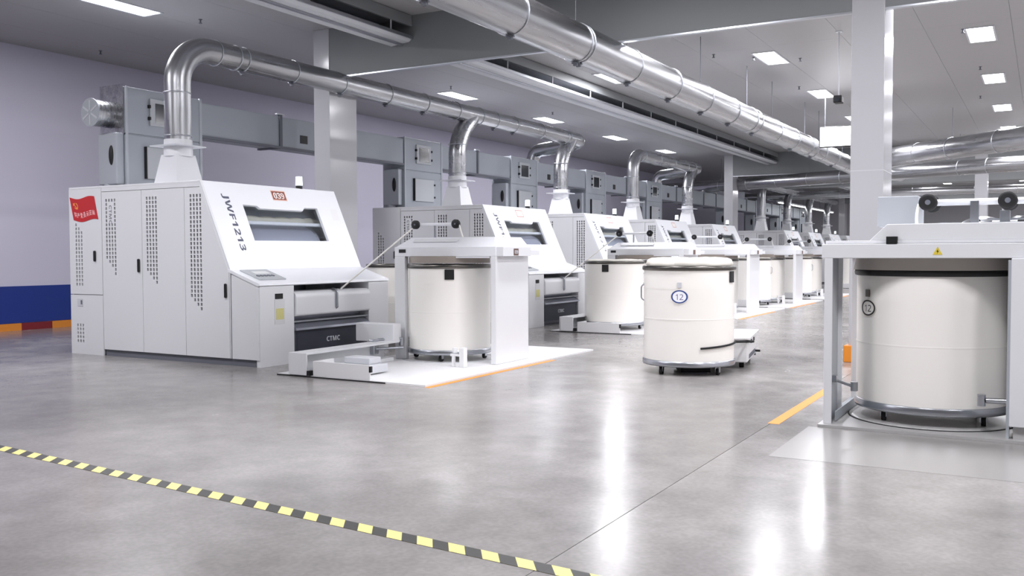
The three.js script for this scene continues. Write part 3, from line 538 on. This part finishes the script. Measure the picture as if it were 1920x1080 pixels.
// the big duct along the aisle
{
  const bxx = -5.06, by = 3.905, br = .236, t = thing('main_duct', 'big bright round galvanised duct running the length of the aisle ceiling', 'duct');
  part(t, 'main_pipe', tube([[bxx, by, ZN - .4], [bxx, by, -31.2], [bxx + .9, by, -33.05]], br, .8, 330, 36), mat.zinc);
  const zs = [4.2, 2.6, 1.0, -.6, -2.2, -3.8, -5.5, -7.2, -8.8, -10.42, -10.5, -12.05, -13.65, -15.2, -16.75, -18.0, -18.35, -19.9, -21.5, -23.0, -23.6, -24.6, -26.2, -27.8, -29.4];
  seams(t, zs.map(z => [[bxx, by, z], [0, 0, 1], br])); clampsUnder(t, zs.filter((_, i) => i % 2 === 0 || i < 14).map(z => [bxx, by - br, z]));
  hangers(t, zs.filter((_, i) => i % 2).map(z => [bxx, by + br - .01, z]));
  const b1 = part(t, 'branch_pipe', tube([[2.6, 3.92, -21.6], [-.45, 3.92, -24.3], [-3.6, 3.92, -27.2], [-5.06, 3.905, -29.6]], .27, 1, 90, 28), mat.zinc, 'round branch sweeping in from the right');
  seams(b1, [[1, -23.02], [-.95, -24.76], [-2.05, -25.77], [-2.9, -26.56]].map(([x, z]) => [[x, 3.92, z], [.75, 0, .68], .27]));
  hangers(b1, [[1, -23.02], [-2.05, -25.77]].map(([x, z]) => [x, 4.18, z]));
  const b2 = part(t, 'branch_pipe', tube([[8, 3.9, -30.2], [-.56, 3.9, -30.9], [-4.4, 3.9, -32.4], [-12.1, 3.9, -35.5], [-13.5, 3.9, -36]], .23, 1, 130, 24), mat.zinc, 'darker round branch crossing the hall');
  seams(b2, [[-1.5, -31.27], [-2.3, -31.58], [.6, -30.8], [-6, -33.04], [-7.2, -33.53], [-8.4, -34.01], [-9.6, -34.5], [-10.8, -34.98]].map(([x, z]) => [[x, 3.9, z], [.93, 0, .37], .23]));
  hangers(b2, [[-2.3, -31.58], [-7.2, -33.53], [-10.8, -34.98]].map(([x, z]) => [x, 4.12, z]));
}
{
  const t = thing('cross_duct', 'long straight round pipe far down the hall with a square taper at its left end', 'duct');
  part(t, 'main_pipe', tube([[8, 3.93, -43.5], [-12.3, 3.93, -43.5]], .17, .3, 60, 20), mat.zinc);
  const g = new THREE.CylinderGeometry(.17 * Math.SQRT2, .36 * Math.SQRT2, 2.3, 4, 1).rotateY(Math.PI / 4).toNonIndexed(); g.computeVertexNormals();
  part(t, 'square_taper', g.rotateZ(-Math.PI / 2).translate(-13.4, 4.0, -43.5), mat.zincPlain);
  seams(t, [-11, -8, -5, -2.6, -1, .5].map(x => [[x, 3.93, -43.5], [1, 0, 0], .17])); hangers(t, [-11, -5, -1].map(x => [x, 4.09, -43.5]));
}
{
  const t = thing('cross_duct', 'wide dark ventilation duct under the ceiling far down the aisle', 'duct');
  part(t, 'duct_body', bx(-9.3, 6, 3.95, 4.35, -38.2, -39), mat.beam); hangers(t, [-8, -4, -1].map(x => [x, 4.34, -38.6]));
}

// ---------------------------------------------------------------- right-hand can coiler
{
  const t = thing('can_coiler', 'large white can coiler with black roller wheels on top at the right edge', 'can coiler', [0, 0, 0]);
  const z0 = -7.2;
  part(t, 'base_plate', bx(-1.46, .6, 0, .02, -7.14, -9.1), mat.plateGrey, 'grey steel floor plate');
  part(t, 'turntable', lathe([[.0, .02], [.6, .02], [.6, .03], [.57, .032], [0, .032]], 64).translate(-.75, 0, -7.87), mat.plateGrey, 'round turntable under the can');
  part(t, 'turntable_gap', lathe([[.6, .0205], [.6, .022], [.612, .022], [.612, .0205]], 64).translate(-.75, 0, -7.87), mat.rubber);
  const head = part(t, 'head', [bx(-1.452, .6, 1.262, 1.368, z0, -8.75, .006), bx(-1.43, .6, 1.37, 1.392, z0 - .03, -8.72, .004)], mat.white, 'white head slab');
  part(head, 'lid', prism([[-1.12, 1.392], [-1.0, 1.51], [.6, 1.51], [.6, 1.392]], z0 - .04, -8.6, [], .004), mat.white, 'white lid with slanted end');
  part(head, 'black_tag', bx(-1.0, -.925, 1.365, 1.42, z0 + .004, z0 - .05, .003), mat.black);
  { // warning triangle
    const tri = new THREE.ExtrudeGeometry(shapeOf([[-.032, -.025], [.032, -.025], [0, .032]]), { depth: .002, bevelEnabled: false });
    const w = part(head, 'warning_sign', tri.translate(-.658, 1.312, z0 + .0005), M(0xe0c84a, .5), 'yellow warning triangle');
    part(w, 'lightning_mark', new THREE.ExtrudeGeometry(shapeOf([[.002, .016], [-.007, -.004], [0, -.004], [-.003, -.02], [.008, .002], [.001, .002]]), { depth: .001, bevelEnabled: false }).translate(-.658, 1.312, z0 + .0025), mat.black);
  }
  part(t, 'head_underside', cyl(.58, .56, .09, [-.75, 1.217, -7.87], 'y', 56), M(0xb9b2aa, .5), 'grey coiler plate under the head');
  // front post: light flange and grey web
  part(t, 'post', [bx(-1.43, -1.372, PL, 1.262, z0, z0 - .02, .003), bx(-1.43, -1.41, PL, 1.262, z0 - .02, z0 - .42), bx(-1.41, -1.372, PL, 1.262, z0 - .4, z0 - .42)], mat.white);
  part(t, 'post_web', bx(-1.408, -1.404, PL, 1.262, z0 - .02, z0 - .4), mat.chuteLight);
  part(t, 'post', bx(-1.43, -1.34, PL, 1.262, -8.35, -8.42, .004), mat.white);
  part(t, 'floor_rail', [bx(-1.44, -1.36, PL, .06, z0 - .42, -9.05, .003), bx(-1.365, -1.355, .03, .1, z0 - .1, -9.05)], mat.chute, 'grey floor rail');
  const cab = part(t, 'side_cabinet', bx(-.195, .6, .11, 1.262, -7.16, -8.7, .006), mat.white, 'white side cabinet');
  part(cab, 'kick_plate', bx(-.17, .6, PL, .11, -7.2, -8.66), mat.plateGrey);
  part(cab, 'side_channel', bx(-.215, -.195, PL, 1.25, -7.2, -7.28), mat.chuteLight);
  part(t, 'can_guide', [rod([-1.4, .33, -7.42], [-1.29, .27, -7.55], .012), cyl(.028, .028, .07, [-1.27, .265, -7.56], 'y', 16), bx(-1.41, -1.37, .31, .36, -7.38, -7.44)], mat.steel, 'steel guide roller left of the can');
  part(t, 'can_guide', [rod([-.2, .27, -7.26], [-.34, .265, -7.27], .02), cyl(.028, .028, .08, [-.37, .265, -7.27], 'y', 16)], mat.steel, 'steel guide roller right of the can');
  part(t, 'stop_bracket', [bx(-1.47, -1.43, PL, .36, -8.75, -8.83, .01), bx(-1.45, -1.41, .28, .34, -8.74, -8.8)], mat.plateWhite);
  // rollers on top
  part(t, 'drive_box', bx(-1.17, -.87, 1.51, 1.75, -7.95, -8.35, .006), mat.chuteLight, 'grey box on the lid');
  const bar = part(t, 'pulley_bar', [cyl(.025, .025, .95, [-.36, 1.69, -7.93], 'x', 20)], mat.whiteB, 'white roller bar');
  for (const x of [-.79, -.245]) for (const dz of [0, -.32]) { const w = part(t, 'pulley', lathe([[0, -.03], [.05, -.03], [.066, -.024], [.066, -.014], [.05, 0], [.066, .014], [.066, .024], [.05, .03], [0, .03]], 32).rotateX(Math.PI / 2).translate(x, 1.69, -7.86 + dz), mat.black, 'black roller wheel'); part(w, 'hub', cyl(.02, .02, .07, [x, 1.69, -7.855 + dz], 'z', 14), mat.plinth); }
  part(t, 'pulley_post', [bx(-.5, -.44, 1.51, 1.7, -7.9, -7.96, .004), bx(-.3, -.23, 1.51, 1.62, -7.93, -7.99, .004)], mat.steel);
  part(t, 'top_tray', [bx(-.7, -.55, 1.515, 1.53, -7.7, -8.2), bx(-.42, .2, 1.515, 1.53, -7.75, -7.8), bx(-.4, .2, 1.56, 1.575, -8.3, -8.34)], mat.steel);
  part(t, 'sliver', [tube([[-.855, 1.68, -7.86], [-.87, 1.6, -7.84], [-.865, 1.51, -7.82]], .012, .06, 10, 8)], mat.sliver, 'short cotton sliver going down');
}
// next frame of the same line, its shiny covers seen over the lid
{
  const t = thing('can_coiler', 'next can coiler behind the right-hand one, mostly hidden', 'can coiler', [0, 0, -5.6]);
  part(t, 'head', [bx(-1.45, .6, 1.26, 1.39, -7.2, -8.75, .006), prism([[-1.12, 1.392], [-1.0, 1.51], [.6, 1.51], [.6, 1.392]], -7.24, -8.6)], mat.white);
  part(t, 'leg', bx(-1.43, -1.36, 0, 1.262, -7.2, -7.6, .004), mat.white); part(t, 'leg', bx(-1.43, -1.36, 0, 1.262, -8.3, -8.4, .004), mat.white);
  part(t, 'side_cabinet', bx(-.195, .6, 0, 1.262, -7.16, -8.7, .006), mat.white);
  part(t, 'pulley_bar', cyl(.025, .025, .95, [-.36, 1.69, -7.93], 'x', 20), mat.whiteB);
  for (const x of [-.79, -.245]) part(t, 'pulley', cyl(.066, .066, .05, [x, 1.69, -7.9], 'z', 28), mat.black);
  part(t, 'pulley_post', bx(-.5, -.44, 1.51, 1.7, -7.9, -7.96), mat.steel);
  part(t, 'shiny_cover', [new THREE.SphereGeometry(1, 28, 16).scale(.32, .22, .3).translate(-.72, 1.56, -8.1), new THREE.SphereGeometry(1, 24, 14).scale(.2, .2, .25).translate(-.28, 1.58, -8.1)], mat.steel, 'shiny rounded metal cover');
}

// ---------------------------------------------------------------- the low cart under the can in mid aisle
{
  const t = thing('transport_cart', 'low white driverless cart with flat top behind the cotton can', 'cart', [-3.26, 0, -10.75], .18);
  part(t, 'deck', [bx(-.33, .33, .335, .36, .55, -.7, .008)], mat.plateWhite, 'flat white top deck');
  const b = part(t, 'chassis', [bx(-.3, .3, .075, .335, .5, -.62, .012)], mat.plateWhite);
  part(b, 'side_slots', Array.from({ length: 8 }, (_, i) => bx(.3, .304, .1, .15, .3 - i * .1, .24 - i * .1)), mat.plinth, 'dark vent slots');
  part(b, 'side_sensor', [bx(.3, .31, .26, .3, .1, -.0), bx(.3, .31, .26, .3, -.25, -.3), bx(.3, .36, .1, .125, -.5, -.54)], mat.black);
  for (const [x, z] of [[-.22, .3], [.22, .3], [-.22, -.45], [.22, -.45]]) part(t, 'wheel', cyl(.05, .05, .05, [x, .05, z], 'x', 20), mat.rubber);
  part(t, 'bumper', tube([[-.3, .06, -.6], [.3, .06, -.6]], .012, .1), mat.plinth);
}
{
  const t = thing('lift_unit', 'black lifting unit under the cotton can in mid aisle', 'lift', [-3.36, 0, -9.86], .5);
  part(t, 'housing', bx(-.16, .16, .015, .11, .22, -.3, .008), mat.rubber); part(t, 'foot', bx(-.13, .13, 0, .015, .19, -.27), mat.plinth);
}
{
  const R = .505, cx = -3.4, cz = -9.85, a0 = aCam(cx, cz) + .25, pts = [];
  for (let k = 0; k <= 10; k++) { const a = a0 + k * .12; pts.push([cx + Math.sin(a) * R, .3 + k * .004, cz + Math.cos(a) * R]); }
  const g = new THREE.TubeGeometry(new THREE.CatmullRomCurve3(pts.map(p => new THREE.Vector3(...p))), 30, .011, 8);
  const t = thing('gripper_arm', 'thin dark gripper arm curved around the foot of the cotton can', 'gripper arm');
  part(t, 'arm', [g, rod(pts[10], [-2.86, .3, -10.5], .014)], mat.rubber);
}

// ---------------------------------------------------------------- floor markings
{
  const L = 9.2, ang = Math.atan2(.30, 4.0), g = new THREE.BoxGeometry(L, .0016, .095), uv = g.attributes.uv, p = g.attributes.position;
  for (let i = 0; i < p.count; i++) uv.setXY(i, (p.getX(i) + L / 2) / .182, (p.getZ(i) > 0 ? 0 : 1));
  g.rotateY(-ang + Math.PI * 0).translate(-3.9, .0012, -3.52);
  single('hazard_tape', 'yellow and black striped floor tape crossing the foreground', 'floor tape', g, mat.tape);
}
single('line_tape', 'orange floor line along the white plate of the nearest can coiler', 'floor tape', bx(-5.235, -5.17, 0, .0016, -7.4, -10.1), mat.orangeTape, 'orange floor lines');
single('line_tape', 'orange floor line left of the right-hand can coiler', 'floor tape', bx(-1.82, -1.735, .0, .0016, -7.1, -9.6), mat.orangeTape, 'orange floor lines');
for (let i = 1; i < 5; i++) single('line_tape', `orange floor line beside the ${['', 'second', 'third', 'fourth', 'fifth'][i]} can coiler`, 'floor tape', bx(-5.235, -5.17, 0, .0016, MZ[i] + .3, MZ[i] - 2.4), mat.orangeTape, 'orange floor lines');
single('floor_patch', 'pale smooth floor patch in front of the right-hand can coiler', 'floor patch', bx(-1.52, 3, 0, .0012, -5.95, -7.12), M(0x9b9997, .22));

// ---------------------------------------------------------------- things under the ceiling
{
  const t = thing('hanging_screen', 'glowing blank white screen hanging beside the tall column', 'screen', [-3.99, 3.94, -22]);
  part(t, 'display', bx(-.5, .5, -.215, .215, .03, .02), mat.screen, 'bright white display face'); part(t, 'housing', bx(-.52, .52, -.235, .235, .02, -.08, .01), mat.black);
  part(t, 'hanger_rod', [rod([-.4, .23, -.03], [-.4, CEIL - 3.94, -.03], .01), rod([.4, .23, -.03], [.4, CEIL - 3.94, -.03], .01)], mat.plinth);
  const l = new THREE.RectAreaLight(0xfbfbff, 6, 1, .43); l.name = 'screen_light'; l.position.z = .04; l.rotation.y = Math.PI; t.add(l);
}
{
  const t = thing('security_camera', 'small black security camera hanging near the tall column', 'camera', [-2.98, 3.82, -16]);
  part(t, 'body', bx(-.07, .07, -.06, .06, -.1, .1, .02), mat.black); part(t, 'lens', cyl(.04, .04, .04, [0, -.01, .115], 'z', 20), mat.darkGlass); part(t, 'bracket', [rod([0, .05, 0], [0, CEIL - 3.82, 0], .012), bx(-.05, .05, CEIL - 3.83, CEIL - 3.82, -.05, .05)], mat.panelGrey);
}
{
  const spots = [[-11.35, -10.16], [-14.6, -10.8], [-4.73, -17.26], [-4.01, -17.8], [-4.7, -20.8], [-1.21, -16.85], [-1.15, -20.4], [-1.35, -24.2], [-5.3, -16.66], [-11.2, -16.9], [-11.0, -21.3], [-12.6, -13.6], [-13.3, -19.0]];
  const where = ['above the round duct elbow', 'near the left wall, first in line', 'left of a light panel right of the big duct', 'right of a light panel right of the big duct', 'below the camera-side light panel', 'left of the largest light panel on the right', 'between two light panels on the right', 'beyond the second light panel on the right', 'beside the big round duct', 'near the panel over the second machine', 'near the panel over the third machine', 'over the gap behind the first column', 'near the left wall, second in line'];
  const bodyG = join([cyl(.012, .012, .05, [0, -.025, 0], 'y', 10), cyl(.03, .03, .006, [0, -.003, 0], 'y', 14), cyl(.028, .028, .005, [0, -.06, 0], 'y', 14), bx(-.016, -.012, -.06, -.045, -.003, .003), bx(.012, .016, -.06, -.045, -.003, .003)]);
  spots.forEach(([x, z], i) => { const o = single('sprinkler_head', 'tiny sprinkler head on the ceiling ' + where[i], 'sprinkler', bodyG, mat.plinth, 'ceiling sprinkler heads'); o.position.set(x, CEIL, z); });
}
{
  const t = thing('linear_lamp', 'long bright line of lamp tubes above the farthest machines', 'lamp', [0, 0, 0]);
  part(t, 'housing', bx(-10.68, -10.52, 3.64, 3.7, -43, -55.5), mat.panelGrey); part(t, 'tube', bx(-10.63, -10.55, 3.6, 3.64, -43.05, -55.45), M(0xffffff, .4, 0, { emissive: 0xffffff, emissiveIntensity: 4 }), 'glowing tube');
  part(t, 'hanger_rod', [-44, -48, -52].map(z => rod([-10.6, 3.7, z], [-10.6, CEIL, z], .008)), mat.plinth);
  const l = new THREE.RectAreaLight(0xffffff, 8, .08, 12.3); l.name = 'tube_light'; l.position.set(-10.59, 3.595, -49.25); l.rotation.x = -Math.PI / 2; t.add(l);
}

// ---------------------------------------------------------------- shadows and hand-over
scene.traverse(o => { if (o.isMesh) { o.castShadow = true; o.receiveShadow = true; } });
renderer.render(scene, camera);
